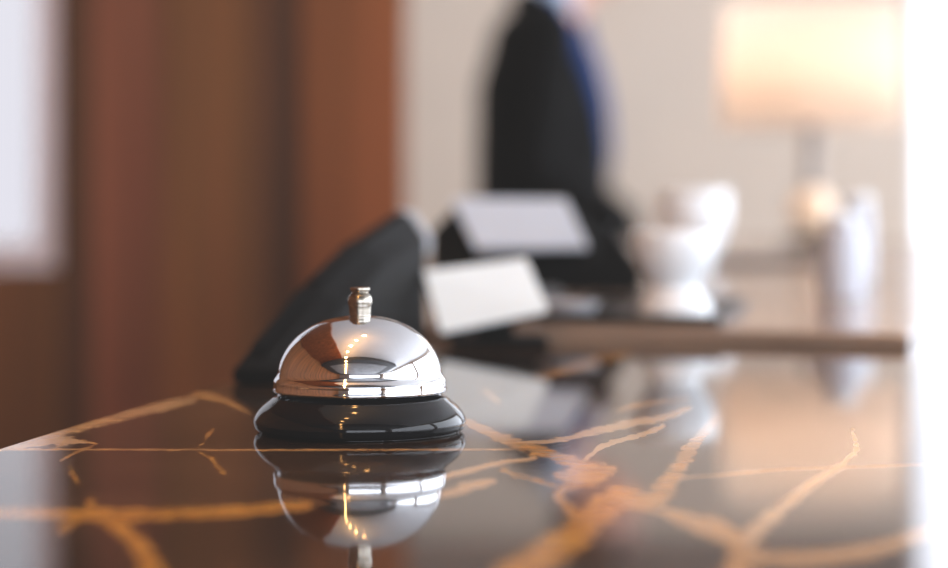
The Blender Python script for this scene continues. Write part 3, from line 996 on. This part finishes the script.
# mahogany partition on the left, with a window in it
PWY = 4.5
pe = at(405, 0, PWY).x
w1 = at(58, 0, PWY).x
zs = at(0, 268, PWY).z
bm = bmesh.new()
def part_panel(name, x0, x1, z0, z1, mat, y0=PWY, th=0.08):
    return struct(obj(name, bx(bmesh.new(), x0, x1, y0, y0 + th, z0, z1), mat))
xs = [at(p, 0, PWY).x for p in (58, 92, 158, 268, 300)] + [pe]
mats = [M['wood_dark'], M['wood_red'], M['wood'], M['wood_dark'], M['wood_bright']]
n_ = 1
part_panel('wall_left_partition', -2.2, w1 - 0.0005, 0.0, zs - 0.0005, M['wood'])
part_panel('wall_left_partition', RX0 + 0.001, -2.2005, 0.0, RZ - 0.001, M['wood'])
part_panel('wall_left_partition', -2.2, w1 - 0.0005, 2.75, RZ - 0.001, M['wood'])
for i in range(5):
    part_panel('trim_%d' % (i + 1), xs[i] + (0.0008 if i else 0), xs[i + 1], 0.0, RZ - 0.001, mats[i], y0=PWY + (0.0, 0.0, 0.004, 0.012, 0.002)[i])
window(1, 'x', -2.2, w1, zs, 2.75, PWY, PWY + 0.08, M['glass_tint'], 1, fw=0.05)
for ch in bpy.data.objects['window_1'].children:
    if ch.name.startswith('window_frame'):
        ch.data.materials[0] = M['frame_glow']

# right wall: a run of tall windows
hs_ = [(-3.6, 0.9, 0.5, 2.85), (1.1, 6.2, 0.5, 2.85)]
holed('wall_right', 'y', RY0, RY1, RX1, RX1 + 0.2, hs_, M['wall'])
for k, (a0, a1, z0, z1) in enumerate(hs_):
    window(3 + k, 'y', a0, a1, z0, z1, RX1, RX1 + 0.2, M['glass'], 1)
    portal('y', a0, a1, z0, z1, RX1 + 0.21, -1)
# left side: solid wood up to the partition; behind it a short return wall
struct(obj('wall_left', bx(bmesh.new(), RX0 - 0.2, RX0, RY0, PWY + 0.08, 0, RZ), M['wood']))
struct(obj('wall_left_return', bx(bmesh.new(), -0.78, -0.70, PWY + 0.081, RY1 - 0.001, 0, RZ - 0.001), M['wall']))
portal('x', -2.2, w1, zs, 2.75, PWY + 0.12, -1)
hf = [(-1.1, 2.9, 0.5, 2.45)]
holed('wall_front', 'x', RX0, RX1, RY0 - 0.2, RY0, hf, M['wall_dark'])
for k, (a0, a1, z0, z1) in enumerate(hf):
    window(6 + k, 'x', a0, a1, z0, z1, RY0 - 0.2, RY0, M['glass'], 1)
    portal('x', a0, a1, z0, z1, RY0 - 0.21, 1)

# ------------------------------------------------------------------ light
w = bpy.data.worlds.new('overcast daylight')
S.world = w
w.use_nodes = True
nt = w.node_tree
bg = nt.nodes['Background']
tcw = nt.nodes.new('ShaderNodeTexCoord')
sx = nt.nodes.new('ShaderNodeSeparateXYZ')
nt.links.new(tcw.outputs['Generated'], sx.inputs[0])
rw = nt.nodes.new('ShaderNodeValToRGB')
rw.color_ramp.elements[0].position, rw.color_ramp.elements[0].color = 0.0, (0.82, 0.86, 0.95, 1)
rw.color_ramp.elements[1].position, rw.color_ramp.elements[1].color = 0.6, (0.90, 0.95, 1.0, 1)
nt.links.new(sx.outputs['Z'], rw.inputs['Fac'])
nt.links.new(rw.outputs['Color'], bg.inputs['Color'])
bg.inputs['Strength'].default_value = 5.9

# a row of warm downlights running along the ceiling towards the camera's back
for k in range(12):
    li = bpy.data.lights.new('downlight', 'POINT')
    li.energy = 4.5
    li.color = (1.0, 0.50, 0.16)
    li.shadow_soft_size = 0.034
    o = bpy.data.objects.new('downlight', li)
    C.objects.link(o)
    yy = 1.25 - 0.34 * k
    o.location = (float(np.interp(yy, [-2.5, -1.0, 0.0, 0.4, 0.9, 1.3], [-1.15, -0.72, -0.50, -0.36, -0.14, 0.05])), yy, 2.60)

S.view_settings.view_transform = 'Standard'
S.view_settings.look = 'None'
S.view_settings.exposure = 0.25
cmv = S.view_settings
cmv.use_curve_mapping = True
cc = cmv.curve_mapping.curves[3]
cc.points[0].location = (0.0, 0.012)
cmv.curve_mapping.update()
S.cycles.use_denoising = True
S.cycles.max_bounces = 10
S.cycles.diffuse_bounces = 5
S.cycles.glossy_bounces = 5
S.cycles.transparent_max_bounces = 12
S.cycles.caustics_reflective = False
S.cycles.caustics_refractive = False
S.cycles.sample_clamp_indirect = 8.0
